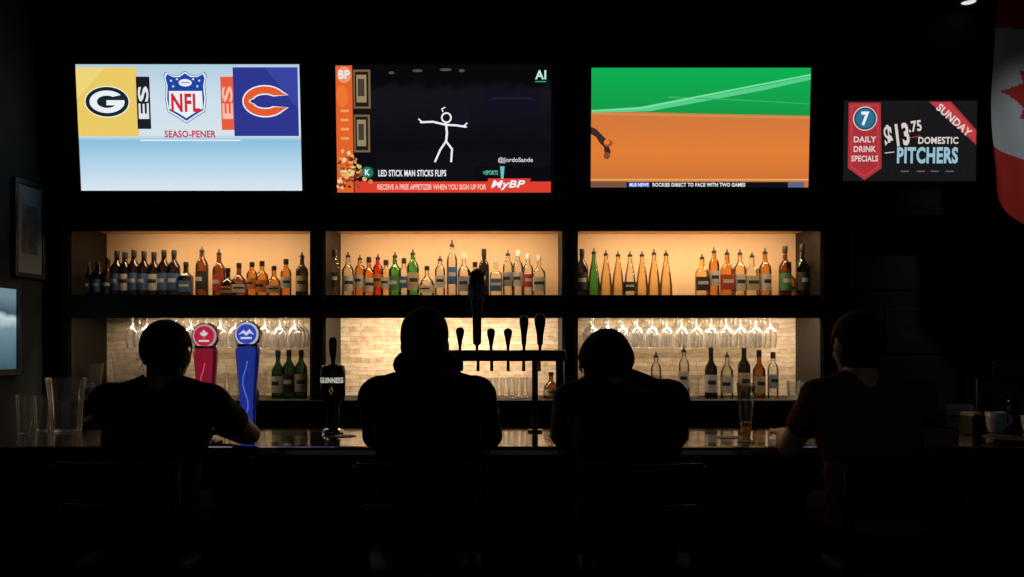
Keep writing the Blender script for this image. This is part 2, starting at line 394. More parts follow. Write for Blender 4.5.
def tv2(s):
    bgm=emis_grad('club_video',[(0,(8,8,12)),(.5,(12,12,18)),(.9,(22,21,28)),(1,(9,9,12))],-.35,.35,.25)
    s.rect(336,66,551,192,bgm,0)
    for x,y,r in [(418,72,5),(446,71,6),(462,72,3),(392,74,3)]: s.oval(x,y,r,1.4,emis((84,76,66)),1)
    s.rect(484,92,540,116,emis((17,18,30)),1); s.rect(492,98,532,100,emis((28,30,46)),1.5); s.rect(455,106,470,125,emis((20,20,30)),1)
    s.rect(376,150,550,166,emis((15,15,20)),.8)
    for (a,b,c,d) in [(354,71,371,109),(354,115,370,152)]:
        s.rect(a,b,c,d,emis((120,98,66)),1.5); s.rect(a+1.5,b+2,c-2,d-2,emis((34,27,22)),2); s.rect(a+3,b+5,c-4,d-6,emis((150,134,104)),2.5)
        s.rect(a+4.5,b+9,c-6,d-12,emis((70,60,50)),3)
    og=emis((226,98,42))
    s.rect(336.5,67,353,192,og,2)
    s.oval(345,76,7,8,emis((235,150,110)),2.5); s.text('BP',339.5,71.5,350.5,80,W_,4,.03)
    s.oval(343,97,6,11,emis((236,116,52)),3); 
    for k in range(4): s.rect(341,110+k*9,349,112.5+k*9,emis((244,160,100)),3)
    rnd=random.Random(3)
    for k in range(120):
        x=338+rnd.random()*34; y=150+rnd.random()*38
        if x-338>(y-148)*1.1+8: continue
        c=rnd.choice([(200,130,60),(170,60,40),(225,180,110),(110,45,25),(235,205,150),(150,85,40)])
        s.oval(x,y,1.0+rnd.random()*1.9,.9+rnd.random()*1.5,emis(c),3+k*.02,9)
    # luminous stick figure
    s.line([(446,123),(447,133),(446,142)],2.2,W_,4)
    s.line([(446,125),(433,122),(421,122.5)],2.0,W_,4); s.line([(446,125),(456,125.5),(466,127)],2.0,W_,4); s.line([(422,122),(419,119.5)],1.4,W_,4); s.line([(464,126),(467,123.5)],1.4,W_,4)
    s.line([(446,141),(440,150),(435,161)],2.0,W_,4); s.line([(446,141),(452,149),(451,161)],2.0,W_,4)
    n=20
    for k in range(n):
        a=2*math.pi*k/n; b=2*math.pi*(k+1)/n
        s.line([(446.5+4.6*math.cos(a),118+4.6*math.sin(a)),(446.5+4.6*math.cos(b),118+4.6*math.sin(b))],1.6,W_,4)
    s.line([(443,112),(442,109.5),(445,108)],1.2,W_,4)
    s.text('AI',535,71.5,546,80.5,emis((190,235,220)),4,.03); s.rect(535,82.2,546,83.2,emis((60,160,130)),4)
    s.text('@JordoSande',498,157,533,163,emis((205,208,212)),4,.018)
    s.rect(357,166,475,180,emis((14,16,18)),3.5)
    s.oval(367,172,6,5.6,emis((24,120,92)),6.5); s.text('K',364.5,169,369.5,175,W_,7,.03)
    s.text('LED STICK MAN STICKS FLIPS',378,169.5,446,176,W_,5,.025)
    s.text('>SPORTS',483,170,498,174.5,emis((90,200,170)),5,.02)
    s.poly([(500,166),(504.5,166),(503.5,178),(501,178)],emis((110,190,190)),4.5)
    s.rect(354,181,551,192,emis((222,62,46)),5)
    s.poly([(488,178),(531,178),(526,191),(486,191)],emis((222,62,46)),5.5)
    s.text('RECEIVE A FREE APPETIZER WHEN YOU SIGN UP FOR',377,183.8,486,189.2,emis((250,205,190)),7,.02)
    s.text('MyBP',491,179.8,525,189.5,W_,7,.03,shear=.25)
def tv3(s):
    s.rect(591,69,810,117,emis_grad('outfield_grass',[(0,(22,150,70)),(1,(14,176,82))],.04,.33),0)
    dirt=emis_grad('infield_dirt',[(0,(196,112,52)),(.5,(226,126,54)),(1,(206,120,62))],-.33,.12,.12)
    s.poly([(591,110),(640,112.5),(700,114),(808,116),(810,116),(810,187),(591,187)],dirt,1)
    wl=emis((120,225,160))
    s.poly([(592,111),(640,109),(760,87),(810,77),(810,80.5),(760,91.5),(650,111.5),(592,113)],emis((90,205,140)),2)
    s.poly([(592,110.5),(640,107.5),(810,75),(810,76.5),(640,109.5),(592,112)],wl,3)
    s.poly([(668,97),(760,101),(810,104),(810,105),(760,102),(668,98.5)],emis((60,180,96)),2)
    s.poly([(591,113),(810,117),(810,119),(591,115)],emis((214,140,80)),2)
    dk=emis((60,40,36))
    s.poly([(591,127),(596,129),(602,135),(606,139),(609,146),(611,152),(608,157),(605,155),(604,147),(600,143),(596,137),(591,134)],dk,3)
    s.oval(607,142,3,2.6,emis((226,120,50)),4); s.oval(608,143,4.5,3.6,emis((150,80,44)),3.5)
    s.oval(607,155.5,3.2,3.4,emis((130,74,46)),4)
    s.rect(627,181.5,789,187,emis((14,17,24)),4); s.rect(591,178.5,810,180,emis((230,170,110)),3.5)
    s.rect(591,181,627,187,emis((120,84,60)),4)
    s.rect(629,182,650,186.5,emis((40,90,190)),5); s.text('MLB NEWS',630,182.5,649,186,W_,6,.025)
    s.text('ROCKIES DIRECT TO FACE WITH TWO GAMES',653,182.4,746,186.2,W_,6,.025)
    s.rect(789,181.5,805,187,emis((90,100,140)),5)
def tv4(s):
    s.rect(843,101,977,181,emis((24,23,26)),0)
    rd=emis((168,48,56)); cr=emis((214,205,198)); bl=emis((150,190,205))
    for k in range(14): s.line([(846+k*9,180),(860+k*9,102)],.3,emis((31,30,33)),.5)
    s.poly([(848,103),(880,103),(882,168),(865,180),(848,168)],rd,1)
    s.poly([(850,105),(878,105),(879.5,167),(865,177),(850,167)],emis((190,60,68)),1.5)
    s.poly([(852,107),(876.5,107),(877.5,166),(865,175),(852,166)],rd,2)
    s.oval(864.5,119,12,12,cr,3); s.oval(864.5,119,11,11,emis((34,70,100)),4); s.oval(864.5,119,9.5,9.5,emis((50,110,145)),4.5)
    s.text('7',860.5,112,868.5,126,W_,6,.04)
    s.text('DAILY',853.5,136.5,876,142.5,cr,3,.03); s.text('DRINK',853.5,146,876,152,cr,3,.03); s.text('SPECIALS',851.5,155.5,878,161.5,cr,3,.03)
    s.poly([(928,102),(950,102),(976,130),(976,145)],rd,1.5)
    s.poly([(930,103),(948,103),(975,132),(975,142)],emis((190,60,66)),2)
    s.text('SUNDAY',932,116.5,975,124.5,cr,3,.03,rot=-41)
    s.text('$13',884,124,909,150,cr,3,.035,rot=8); s.text('.75',908,121,921,132,cr,3,.03,rot=8); s.line([(910,138),(920,136)],1,rd,3)
    s.text('DOMESTIC',918,137,958,144,cr,3,.03)
    s.text('PITCHERS',897,147,958,163.5,bl,3,.04)
    s.line([(885,153),(894,152)],.8,cr,3)
    for a in (905,921,935,950): s.rect(a-4,170.6,a+4,171.8,emis((105,98,95)),3)
tv('television',78.5,66,301,190,4.38,5,'wall-mounted television showing blue and yellow football graphics',tv1)
tv('television',336,66,551,192,4.39,4,'wall-mounted television showing glowing stick figure video',tv2)
tv('television',591,69,809.5,187,4.39,3.5,'wall-mounted television showing baseball infield and green grass',tv3)
tv('menu_screen',843,101,976.5,181,4.40,2,'small wall-mounted screen advertising drink specials',tv4,3,'screen')

# ------------------------------------------------------------ wall pictures
def framed(name,loc,w,h,rz,label,paper,printm):
    R=empty(name,loc,label,'picture'); R.rotation_euler=(0,0,rz)
    fr=mat('picture_frame_black',(.03,.03,.032),.35)
    g=Geo(); t=.025
    for a,b in [((-w/2,-.02,-h/2),(w/2,0,-h/2+t)),((-w/2,-.02,h/2-t),(w/2,0,h/2)),((-w/2,-.02,-h/2+t),(-w/2+t,0,h/2-t)),((w/2-t,-.02,-h/2+t),(w/2,0,h/2-t))]: g.span(a,b,fr)
    g.obj('frame',R,bevel=.002)
    g=Geo(); g.span((-w/2+t,-.010,-h/2+t),(w/2-t,-.004,h/2-t),paper); g.span((-w/4,-.0115,-h/4),(w/4,-.010,h/4),printm); g.obj('print',R)
fp=mat('faded_print',(.10,.12,.13),.7,noise=.6,nscale=14); dp=mat('dim_print',(.02,.022,.024),.8,noise=.5,nscale=14)
framed('framed_picture',(XL+.003,4.265,Z(230,4.265)),.27,.52,math.pi/2,'black framed print hanging on dark wall',mat('pale_mat_board',(.20,.27,.31),.4),fp)
db=mat('dark_board',(.012,.013,.014),.7)
framed('framed_picture',(X(893,4.85),4.855,Z(255,4.85)),.54,.42,0,'wide dark framed picture on back wall',db,dp)
framed('framed_picture',(X(915,4.85),4.855,Z(330,4.85)),.36,.28,0,'small dark framed picture on back wall',db,dp)

# ------------------------------------------------------------ flag
leafh=[(0,1),(.19,.66),(.38,.74),(.29,.22),(.52,.45),(.58,.33),(.86,.38),(.77,.12),(.88,.03),(.45,-.32),(.50,-.48),(.04,-.40),(.05,-.9)]
leaf=leafh+[(-x,y) for x,y in leafh[::-1]]
def inside(p,poly):
    x,y=p;c=False
    for i in range(len(poly)):
        x1,y1=poly[i];x2,y2=poly[i-1]
        if (y1>y)!=(y2>y) and x<(x2-x1)*(y-y1)/(y2-y1)+x1: c=not c
    return c
FR=mat('flag_red_cloth',(.62,.035,.022),.85); FW=mat('flag_white_cloth',(.62,.64,.64),.85)
FL=empty('hanging_flag',(2.652,3.8,2.0),'red and white maple leaf flag hanging vertically','flag')
g=Geo(); nu,nv=90,170; Wf,Hf=.65,1.3; vs=[]
for j in range(nv+1):
    for i in range(nu+1):
        u=i/nu; v=j/nv
        x=(u-.5)*Wf; z=v*Hf
        drop=(1-v)**2
        z+=drop*(.20*(1-min(1,u/.35))**1.5)
        x+=drop*.012*math.sin(v*9)
        y=.035*math.sin(u*9+v*2.5)*(1-.4*v)+.02*math.sin(u*19+v*5)
        vs.append((x,y,z))
fr_,fw_=[],[]
for j in range(nv):
    for i in range(nu):
        u=(i+.5)/nu; v=(j+.5)/nv; a=j*(nu+1)+i; f=(a,a+1,a+nu+2,a+nu+1)
        X_=(u-.5)*Wf; Y_=(v-.5)*Hf
        red=v<.25 or v>.75 or inside((Y_/.33,-(X_+.0)/.292),leaf)
        (fr_ if red else fw_).append(f)
g.add(vs,fr_,FR,True)
g.add(vs,fw_,FW,True)
fo=g.obj('cloth',FL)
g=Geo(); g.cyl((-.37,0,1.31),(.37,0,1.31),.012,.012,DWOOD); g.cyl((-.3,0,1.31),(-.3,0,1.36),.003,.003,STEEL); g.cyl((.3,0,1.31),(.3,0,1.36),.003,.003,STEEL); g.obj('hanging_rod',FL)

g=Geo(); g.lathe([(.036,-.004),(.046,-.012),(.052,-.004),(.052,0)],mat('white_trim',(.3,.3,.3),.5),seg=28); g.lathe([(0,-.010),(.02,-.009),(.037,-.004)],emis((225,228,232),1.0),seg=28)
tag(g.obj('ceiling_downlight',loc=(2.52,4.37,ZC)),'small round recessed ceiling downlight','light')

# ------------------------------------------------------------ bottles
PR={'wine':([(0,0),(.95,0),(1,.02),(1,.60),(.9,.67),(.46,.76),(.38,.80),(.37,.92)],0,(.14,.50)),
 'liquor':([(0,0),(.95,0),(1,.02),(1,.54),(.93,.61),(.55,.69),(.37,.74),(.34,.92)],0,(.12,.46)),
 'square':([(0,0),(.95,0),(1,.02),(1,.56),(.85,.62),(.42,.68),(.34,.74),(.33,.92)],6,(.14,.46)),
 'squat':([(0,0),(1.1,0),(1.2,.05),(1.2,.38),(1.0,.52),(.5,.62),(.36,.68),(.35,.90)],0,(.12,.36)),
 'slim':([(0,0),(.8,0),(.85,.02),(.85,.64),(.72,.71),(.38,.77),(.32,.92)],0,(.22,.52)),
 'cone':([(0,0),(1.0,0),(1.03,.03),(.98,.25),(.75,.5),(.45,.70),(.33,.80),(.31,.92)],0,(.12,.32))}
GL={'clear':(.90,.90,.87),'amber':(.80,.38,.10),'brown':(.30,.11,.035),'dark':(.04,.03,.03),'green':(.10,.45,.12),'dgreen':(.04,.12,.05),'red':(.65,.07,.03),'blue':(.10,.25,.6),'gold':(.95,.74,.40),'orange':(.9,.35,.08)}
GN={'clear':'clear','amber':'amber','brown':'brown','dark':'nearly black','green':'bright green','dgreen':'dark green','red':'red','blue':'blue','gold':'pale gold','orange':'orange'}
LB={'w':(.62,.60,.55),'c':(.55,.42,.25),'k':(.02,.02,.02),'r':(.5,.04,.03),'b':(.05,.14,.35),'g':(.06,.25,.09),'o':(.6,.2,.04),'n':None,'s':(.35,.36,.38)}
LN={'w':'white','c':'cream','k':'black','r':'red','b':'blue','g':'green','o':'orange','s':'silver'}
mcache={}
def labelmat(k):
    return mat('label_'+LN[k],tuple(v*.6 for v in LB[k]),.6,noise=.55,nscale=34)
def bottle(px,top,typ,gl,lb,cap,Yd,zs,where,group):
    H=(Z(top,Yd)-zs); R=.036
    prof,sq,(l0,l1)=PR[typ]
    k=('g',typ,gl)
    if k not in mcache:
        g=Geo(); g.lathe(prof,glass('glass_'+gl,tuple(math.sqrt(v) for v in GL[gl]),tuple(v*.16 for v in GL[gl]),1.0,.2),seg=20,sq=sq,)
        mcache[k]=g.mesh('liquor_bottle')
    o=bpy.data.objects.new('liquor_bottle',mcache[k]); COL.objects.link(o)
    o.location=(X(px,Yd),Yd,zs); o.scale=(R,R,H); o.rotation_euler=(0,0,0 if sq else random.uniform(-.4,.4))
    lab=GN[gl]+' glass liquor bottle'+(' with %s label'%LN[lb] if lb!='n' else ' without label')+', '+where
    tag(o,lab,'bottle',group)
    if lb!='n':
        k=('l',typ,lb)
        if k not in mcache:
            g=Geo(); rb=prof[3][0]; g.lathe([(rb*1.02,l0),(rb*1.02,l1)],labelmat(lb),seg=14,sq=sq,a0=-175,a1=-5)
            other='w' if lb in 'kbrg' else 'k'
            g.lathe([(rb*1.03,l0+(l1-l0)*.45),(rb*1.03,l0+(l1-l0)*.68)],labelmat(other),seg=8,sq=sq,a0=-130,a1=-50)
            mcache[k]=g.mesh('label')
        c=bpy.data.objects.new('label',mcache[k]); COL.objects.link(c); c.parent=o
    k=('c',cap)
    if k not in mcache:
        g=Geo()
        if cap=='p':
            g.lathe([(.40,.88),(.40,.92),(.22,.93),(.15,.955),(.11,1.0),(0,1.0)],BLKPL,seg=12)
        else:
            cm={'k':BLKPL,'w':mat('cap_white',(.5,.5,.48),.5),'r':mat('cap_red',(.4,.03,.02),.5),'g':mat('cap_gold',(.5,.33,.1),.35,.8),'b':mat('cap_blue',(.05,.1,.3),.5)}[cap]
            g.lathe([(.39,.86),(.41,.87),(.41,.985),(.36,1.0),(0,1.0)],cm,seg=12)
        mcache[k]=g.mesh('cap')
    c=bpy.data.objects.new('pourer' if cap=='p' else 'cap',mcache[k]); COL.objects.link(c); c.parent=o
US=1.742; LS=1.156; YU=4.60
A=[(88,263,'wine','dark','k','k'),(98,262,'wine','dark','b','k'),(108,258,'liquor','brown','k','k'),(117,251,'wine','dark','b','k'),(125,252,'wine','dark','w','k'),(134,250,'wine','dark','b','k'),(144,251,'wine','dark','b','k'),(154,252,'wine','dark','w','k'),(164,250,'wine','dark','b','k'),(174,250,'wine','dark','b','k'),(186,262,'square','dark','b','k'),
(202,246,'wine','brown','k','p'),(219,249,'liquor','brown','r','p'),(228,268,'squat','dark','o','k'),(239,263,'squat','brown','w','k'),(252,262,'slim','amber','o','k'),(262,261,'liquor','amber','o','k'),(274,266,'squat','amber','c','k'),(286,259,'slim','amber','w','k'),(302,252,'liquor','dark','c','p')]
B=[(335,250,'slim','clear','k','k'),(348,252,'liquor','clear','w','p'),(360,255,'slim','amber','w','p'),(369,257,'liquor','orange','w','k'),(378,254,'slim','red','o','p'),(386,260,'slim','gold','w','k'),(395,252,'liquor','green','g','p'),(404,258,'slim','clear','b','k'),(413,249,'wine','green','c','p'),(427,266,'squat','clear','w','k'),(440,256,'slim','clear','w','p'),(452,240,'slim','clear','b','p'),(464,253,'liquor','clear','s','w'),(475,262,'squat','clear','w','k'),(484,249,'slim','dark','k','k'),(496,258,'square','clear','b','w'),(508,250,'slim','clear','s','p'),(518,250,'slim','clear','w','w'),(528,254,'slim','clear','r','w'),(539,255,'square','clear','w','w')]
C=[(582,249,'wine','dark','k','k'),(594,248,'cone','green','n','p'),(606,250,'cone','gold','n','p'),(618,251,'cone','gold','n','p'),(630,251,'cone','clear','k','p'),(642,251,'cone','gold','n','p'),(654,249,'cone','gold','n','p'),(666,250,'cone','gold','n','p'),(702,254,'square','gold','k','p'),(714,247,'slim','amber','w','p'),(727,249,'square','amber','r','p'),(740,249,'liquor','gold','w','p'),(752,252,'square','clear','c','p'),(765,248,'liquor','amber','w','p'),(785,246,'liquor','brown','g','k'),(789,262,'squat','amber','c','k') ,(802,244,'liquor','dark','k','k')]
for L in (A,B,C):
    for b in L:
        yy=YU+(.085 if b[0]==789 else 0)
        bottle(*b,yy,US,'on upper shelf','liquor bottles on the upper shelf')
D=[(278,350,'liquor','dgreen','w','k'),(289,350,'wine','dgreen','k','k'),(301,350,'wine','dgreen','c','k'),
(684,346,'slim','clear','w','p'),(711,347,'liquor','dark','w','k'),(727,352,'liquor','clear','w','p'),(744,347,'wine','dark','c','k'),(759,350,'liquor','brown','c','k'),(773,352,'slim','clear','s','k'),(551,372,'squat','brown','c','k'),(656,352,'slim','clear','n','p')]
for b in D: bottle(*b,4.56,LS,'on lower shelf','liquor bottles on the lower shelf')

# ------------------------------------------------------------ glassware
g=Geo(); g.lathe([(0,0),(.037,0),(.035,-.003),(.007,-.008),(.005,-.02),(.005,-.062),(.010,-.072),(.032,-.088),(.040,-.115),(.040,-.15),(.033,-.195),(.0345,-.197)],CLEAR,seg=22)
wg=g.mesh('wine_glass')
rack_y=[4.51,4.60,4.69]
def hang(x,y):
    o=bpy.data.objects.new('wine_glass',wg); COL.objects.link(o); o.location=(x,y,1.643)
    tag(o,'clear stemmed wine glass hanging upside down from rack','wine glass','wine glasses hanging under the shelf')
for (a,b) in ((-2.2,-1.17),(.42,1.50)):
    R=empty('hanging_glass_rack',((a+b)/2,4.585,1.65),'dark metal stemware rack fixed under the shelf','glass rack')
    x=a+.04; k=0
    while x<b:
        for y in rack_y: hang(x,y+.004*math.sin(k*2.3+y*9))
        k+=1
        g=Geo(); xx=x-.041-(a+b)/2; g.span((xx-.006,-.12,-.022),(xx+.006,.18,-.017),STEEL); g.span((xx-.002,-.12,-.017),(xx+.002,.18,.004),STEEL); g.obj('rail',R)
        x+=.084
g=Geo(); g.lathe([(0,.004),(.026,.004),(.027,0),(.029,.01),(.036,.13)],CLEAR,seg=20); tum=g.mesh('tumbler')
def tumb(x,y,z,sc=1,lab='clear glass tumbler standing on lower shelf',grp='tumblers on the lower shelf'):
    o=bpy.data.objects.new('tumbler',tum); COL.objects.link(o); o.location=(x,y,z); o.scale=(1,1,sc); tag(o,lab,'glass',grp)
for i in range(9):
    for r in (0,1):
        px=460+i*13.2+r*6
        if px<538: tumb(X(px,4.6),4.56+r*.10,LS,.9)
for i in range(6): tumb(X(586+i*13.5,4.6),4.52,LS,1.0); tumb(X(592+i*13.5,4.6) if i<5 else X(640,4.6)+.06,4.68,LS,1.0)
for i in range(5): tumb(X(208+i*13.5,4.6),4.58,LS,1.15)
for i in range(4): tumb(X(160+i*13.5,4.6),4.64,LS,.8)
tumb(X(697,4.6),4.68,LS,.9)
for k_,px in enumerate((788,803)): tumb(X(px,4.6),4.52+.02*k_,LS,.75)
tumb(X(796,4.6),4.64,LS,.75)
tumb(X(25,3.5),3.5,BT,1.35,'empty pint glass standing on bar','pint glasses on the bar'); tumb(X(42,3.65),3.65,BT,1.25,'empty pint glass standing on bar','pint glasses on the bar')
def pitcher(loc,label,rz=0,s=1):
    R=empty('glass_pitcher',loc,label,'pitcher'); R.rotation_euler=(0,0,rz); R.scale=(s,s,s)
    g=Geo(); g.lathe([(0,.006),(.055,.006),(.06,0),(.062,.02),(.066,.12),(.075,.2),(.08,.235)],CLEAR,seg=24); g.obj('body',R)
    g=Geo(); g.path([(.074,0,.2),(.10,0,.205),(.118,0,.18),(.12,0,.12),(.108,0,.07),(.066,0,.05)],.008,CLEAR,8); g.obj('handle',R)
pitcher((X(128,4.6),4.6,LS),'large clear glass pitcher on lower shelf',-.5,1.12)
pitcher((X(90,4.55),4.56,LS),'smaller clear glass pitcher on lower shelf',2.2,.85)
pitcher((X(66,3.6),3.6,BT),'clear glass pitcher standing on bar',.3,1.05)

BG=empty('beer_glass',(X(746,3.22),3.22,BT),'tall pilsner glass with a little amber beer on bar','beer glass')
g=Geo(); g.lathe([(0,.0),(.033,0),(.034,.006),(.014,.018),(.012,.026),(.02,.045),(.024,.09),(.03,.15),(.038,.245)],glass('pint_glass',(.86,.85,.82),(.25,.22,.18),.85,.3,milk=.3),seg=28); g.obj('glass',BG)
g=Geo(); g.lathe([(0,.028),(.011,.029),(.0185,.046),(.0205,.07),(0,.07)],mat('amber_beer',(.45,.16,.02),.2,emit=(.5,.18,.03),estr=.05),seg=24); g.obj('beer',BG)
g=Geo(); g.lathe([(.0208,.070),(.022,.085),(0,.082)],mat('beer_foam',(.5,.42,.32),.8),seg=24); g.lathe([(.0345,.205),(.0365,.232)],glass('foam_lace',(.6,.56,.48),(.3,.27,.22),.5,.1),seg=24); g.obj('foam',BG)

# ------------------------------------------------------------ tap columns
def tapcol(px,py,Yd,rgb,dark,label,motif):
    x=X(px,Yd); zc=Z(py,Yd)
    R=empty('beer_tap_column',(x,Yd,BT),label,'beer tap')
    h=zc-BT; 
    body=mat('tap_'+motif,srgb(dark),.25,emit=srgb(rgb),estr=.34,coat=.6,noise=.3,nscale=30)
    side=mat('tap_side_'+motif,tuple(v*.25 for v in srgb(dark)),.3,emit=srgb(rgb),estr=.07,coat=.6)  # dimmer copy of the column colour, shading painted onto its sides
    g=Geo(); g.lathe([(.0,.012),(.045,.012),(.05,0),(.05,.01),(.042,.02),(.036,.035)],CHROME,seg=28); g.obj('base',R)
    prof=[(.034,.03),(.034,.08),(.036,.14),(.040,.20),(.047,.27),(.053,h-.10),(.055,h-.075),(.047,h-.05),(.0,h-.045)]
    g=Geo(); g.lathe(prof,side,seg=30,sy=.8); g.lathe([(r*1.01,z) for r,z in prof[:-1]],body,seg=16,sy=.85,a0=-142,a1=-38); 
    for zz,rr in ((.03,.037),(h-.05,.049)): g.lathe([(rr,zz-.006),(rr+.004,zz),(rr,zz+.006)],CHROME,seg=30,sy=.84)
    g.obj('column',R)
    g=Geo()
    def disc(r,y,m,d=.012):
        g.cyl((0,y,h),(0,y-d,h),r,r,m,36)
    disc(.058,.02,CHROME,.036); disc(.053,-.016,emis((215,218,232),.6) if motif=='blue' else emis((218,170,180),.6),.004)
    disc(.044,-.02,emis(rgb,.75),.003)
    W=emis((235,235,240),.7)
    if motif=='red':
        g.add([(x_*.020,-.0245,h+.008+y_*.020) for x_,y_ in leaf],[tuple(range(len(leaf)))],W)
        g.box((0,-.0245,h-.022),(.045,.001,.008),W)
    else:
        g.add([(a,-.0245,h+b) for a,b in [(-.036,-.004),(-.012,.018),(.0,.008),(.014,.022),(.036,-.004),(.016,.004),(0,-.008),(-.014,.004)]],[tuple(range(8))],W)
        g.box((0,-.0245,h-.018),(.05,.001,.009),W)
    g.obj('badge',R)
    g=Geo(); g.path([(0,.03,.20),(0,.10,.20),(0,.125,.18),(0,.128,.12)],[.011,.011,.010,.009],CHROME,12); g.cyl((0,.075,.20),(0,.075,.25),.006,.006,CHROME); g.obj('spout',R)
    g=Geo(); n_=7
    pts=[(.012*math.sin(k*1.1),-(.036+.013*max(0,(k-2)/5))*.86-.0012,.08+k*(h-.2)/n_) for k in range(n_+1)]
    g.path(pts,.0028,emis(tuple(min(255,int(v*1.1+45)) for v in rgb),.6),6); g.obj('motif',R)
tapcol(206,336,3.55,(200,38,72),(130,18,46),'glowing red beer tap column with round badge','red')
tapcol(248,334,3.55,(52,78,205),(20,35,150),'glowing blue beer tap column with round badge','blue')
R=empty('stout_beer_tap',(X(333,3.55),3.55,BT),'black stout tap with white lettering and paddle handle','beer tap')
g=Geo(); g.lathe([(.0,.01),(.045,.01),(.048,0),(.048,.012),(.03,.025)],CHROME,seg=26); g.obj('base',R)
g=Geo(); z0=Z(400,3.55)-BT; z1=Z(364,3.55)-BT
g.lathe([(.03,.02),(.03,z0-.02),(.05,z0),(.056,z0+.03),(.056,z1-.03),(.05,z1-.008),(.02,z1),(0,z1)],mat('stout_black',(.006,.006,.007),.25),seg=28,sy=.75); g.obj('column',R)
g=Geo(); vs,fs=textpolys('GUINNESS',.025)
zt=Z(380,3.55)-BT
g.add([((u-.5)*.102,-.0435+abs(u-.5)**2*.075,zt-.012+v*.025) for u,v in vs],fs,emis((215,215,210),.8))
g.path([(.004,-.043,zt-.03),(-.008,-.043,zt-.045),(.0,-.041,zt-.062),(.008,-.041,zt-.045),(.004,-.043,zt-.03)],.0018,emis((150,115,55),.5),6); g.obj('lettering',R)
g=Geo(); zh=Z(337,3.55)-BT
g.lathe([(.008,z1-.005),(.010,z1+.02),(.017,z1+.05),(.020,zh-.02),(.014,zh-.004),(0,zh)],mat('stout_handle',(.02,.018,.016),.3),seg=18,sy=.6); g.obj('tap_handle',R)
g=Geo(); g.path([(0,.03,z0+.03),(0,.09,z0+.03),(0,.11,z0),(0,.112,z0-.05)],.009,CHROME,10); g.obj('spout',R)

Yt=3.62
TT=empty('beer_tap_tower',(X(506,Yt),Yt,BT),'dark metal bridge tap tower with row of handles','beer tap tower')
bx=X(506,Yt); zb0=Z(361,Yt)-BT; zb1=Z(350,Yt)-BT
g=Geo(); g.span((X(447,Yt)-bx,-.04,zb0),(X(566,Yt)-bx,.04,zb1),mat('dark_tower_metal',(.03,.03,.032),.35,.8)); g.obj('beam',TT,bevel=.012)
for px in (455,535,560):
    g=Geo(); g.cyl((X(px,Yt)-bx,0,0),(X(px,Yt)-bx,0,zb0+.01),.02 if px!=535 else .014,.02 if px!=535 else .014,MC['dark_tower_metal']); g.cyl((X(px,Yt)-bx,0,0),(X(px,Yt)-bx,0,.01),.035,.035,MC['dark_tower_metal']); g.obj('leg',TT)
for px,top,w in [(460,327,8),(477,268,15),(491,328,8),(508,328,8),(524,315,9),(540,313,11)]:
    x=X(px,Yt)-bx; h=Z(top,Yt)-BT-zb1; r=w/2/F*Yt
    g=Geo(); c=mat('tap_handle_dark',(.015,.013,.012),.4)
    g.lathe([(.006,zb1-.004),(.007,zb1+.02),(r*.55,zb1+.03),(r*.6,zb1+h*.4),(r,zb1+h*.72),(r*1.05,zb1+h*.86),(r*.7,zb1+h*.96),(0,zb1+h)],c,c=(x,0,0),seg=16,sy=.7)
    if top==268:
        g.span((x-r*1.15,-.02,zb1+h*.62),(x+r*1.15,-.012,zb1+h*.80),mat('tap_badge_silver',(.15,.14,.13),.4,.5))
        g.box((x-r*.9,0,zb1+h*.93),(r*.35,.012,h*.12),c,Matrix.Rotation(-.5,3,'Y')); g.box((x+r*.9,0,zb1+h*.93),(r*.35,.012,h*.12),c,Matrix.Rotation(.5,3,'Y'))
    g.obj('tap_handle',TT)
    g=Geo(); g.path([(x,.03,(zb0+zb1)/2),(x,.09,(zb0+zb1)/2),(x,.11,zb0),(x,.112,zb0-.05)],.008,CHROME,10); g.obj('spout',TT)

# ------------------------------------------------------------ small things on counters
g=Geo(); pm=mat('grey_printer',(.5,.51,.52),.5); g.span((-.09,-.06,0),(.09,.08,.10),pm); g.span((-.07,-.065,.055),(.07,-.06,.07),BLKPL); g.span((-.08,-.03,.10),(.08,.07,.125),pm)
tag(g.obj('receipt_printer',loc=(X(957,4.5),4.5,1.0+.0),bevel=.008),'small grey receipt printer on dark service counter','printer')
g=Geo(); g.span((-.10,-.07,0),(.10,.09,.16),BLKPL); g.span((-.08,-.075,.03),(.08,-.07,.13),mat('card_reader_grey',(.08,.08,.085),.4)); g.span((-.06,-.05,.16),(.06,.05,.19),BLKPL)
tag(g.obj('cash_box',loc=(X(957,4.5)-.30,4.52,1.0),bevel=.006),'black metal cash box on service counter','cash box')
R=empty('coffee_machine',(X(1008,4.5),4.55,1.0),'dark metal coffee machine on service counter','coffee machine')
g=Geo(); g.span((-.13,-.12,0),(.13,.16,.04),BLKPL); g.span((-.13,.04,.04),(.13,.16,.32),STEEL); g.span((-.13,-.12,.27),(.13,.16,.37),BLKPL); g.obj('body',R,bevel=.008)
g=Geo(); g.lathe([(0,.045),(.055,.045),(.065,.09),(.055,.15),(.04,.17)],glass('coffee_pot',(.2,.15,.12),(.1,.08,.06),.6,.3),c=(0,-.04,0),seg=24); g.path([(-.05,-.07,.15),(-.09,-.09,.14),(-.09,-.09,.08),(-.055,-.07,.07)],.007,BLKPL); g.obj('carafe',R)
def cup(loc,label,s=1):
    R=empty('cup',loc,label,'cup'); R.scale=(s,s,s)
    wm=mat('white_ceramic',(.5,.51,.52),.3)
    g=Geo(); g.lathe([(0,.004),(.025,0),(.03,.01),(.038,.05),(.04,.085),(.037,.085),(.034,.05),(.025,.012),(0,.01)],wm,seg=24); g.obj('bowl',R)
    g=Geo(); g.path([(.037,0,.07),(.06,0,.068),(.064,0,.045),(.036,0,.025)],.005,wm,8); g.obj('handle',R)
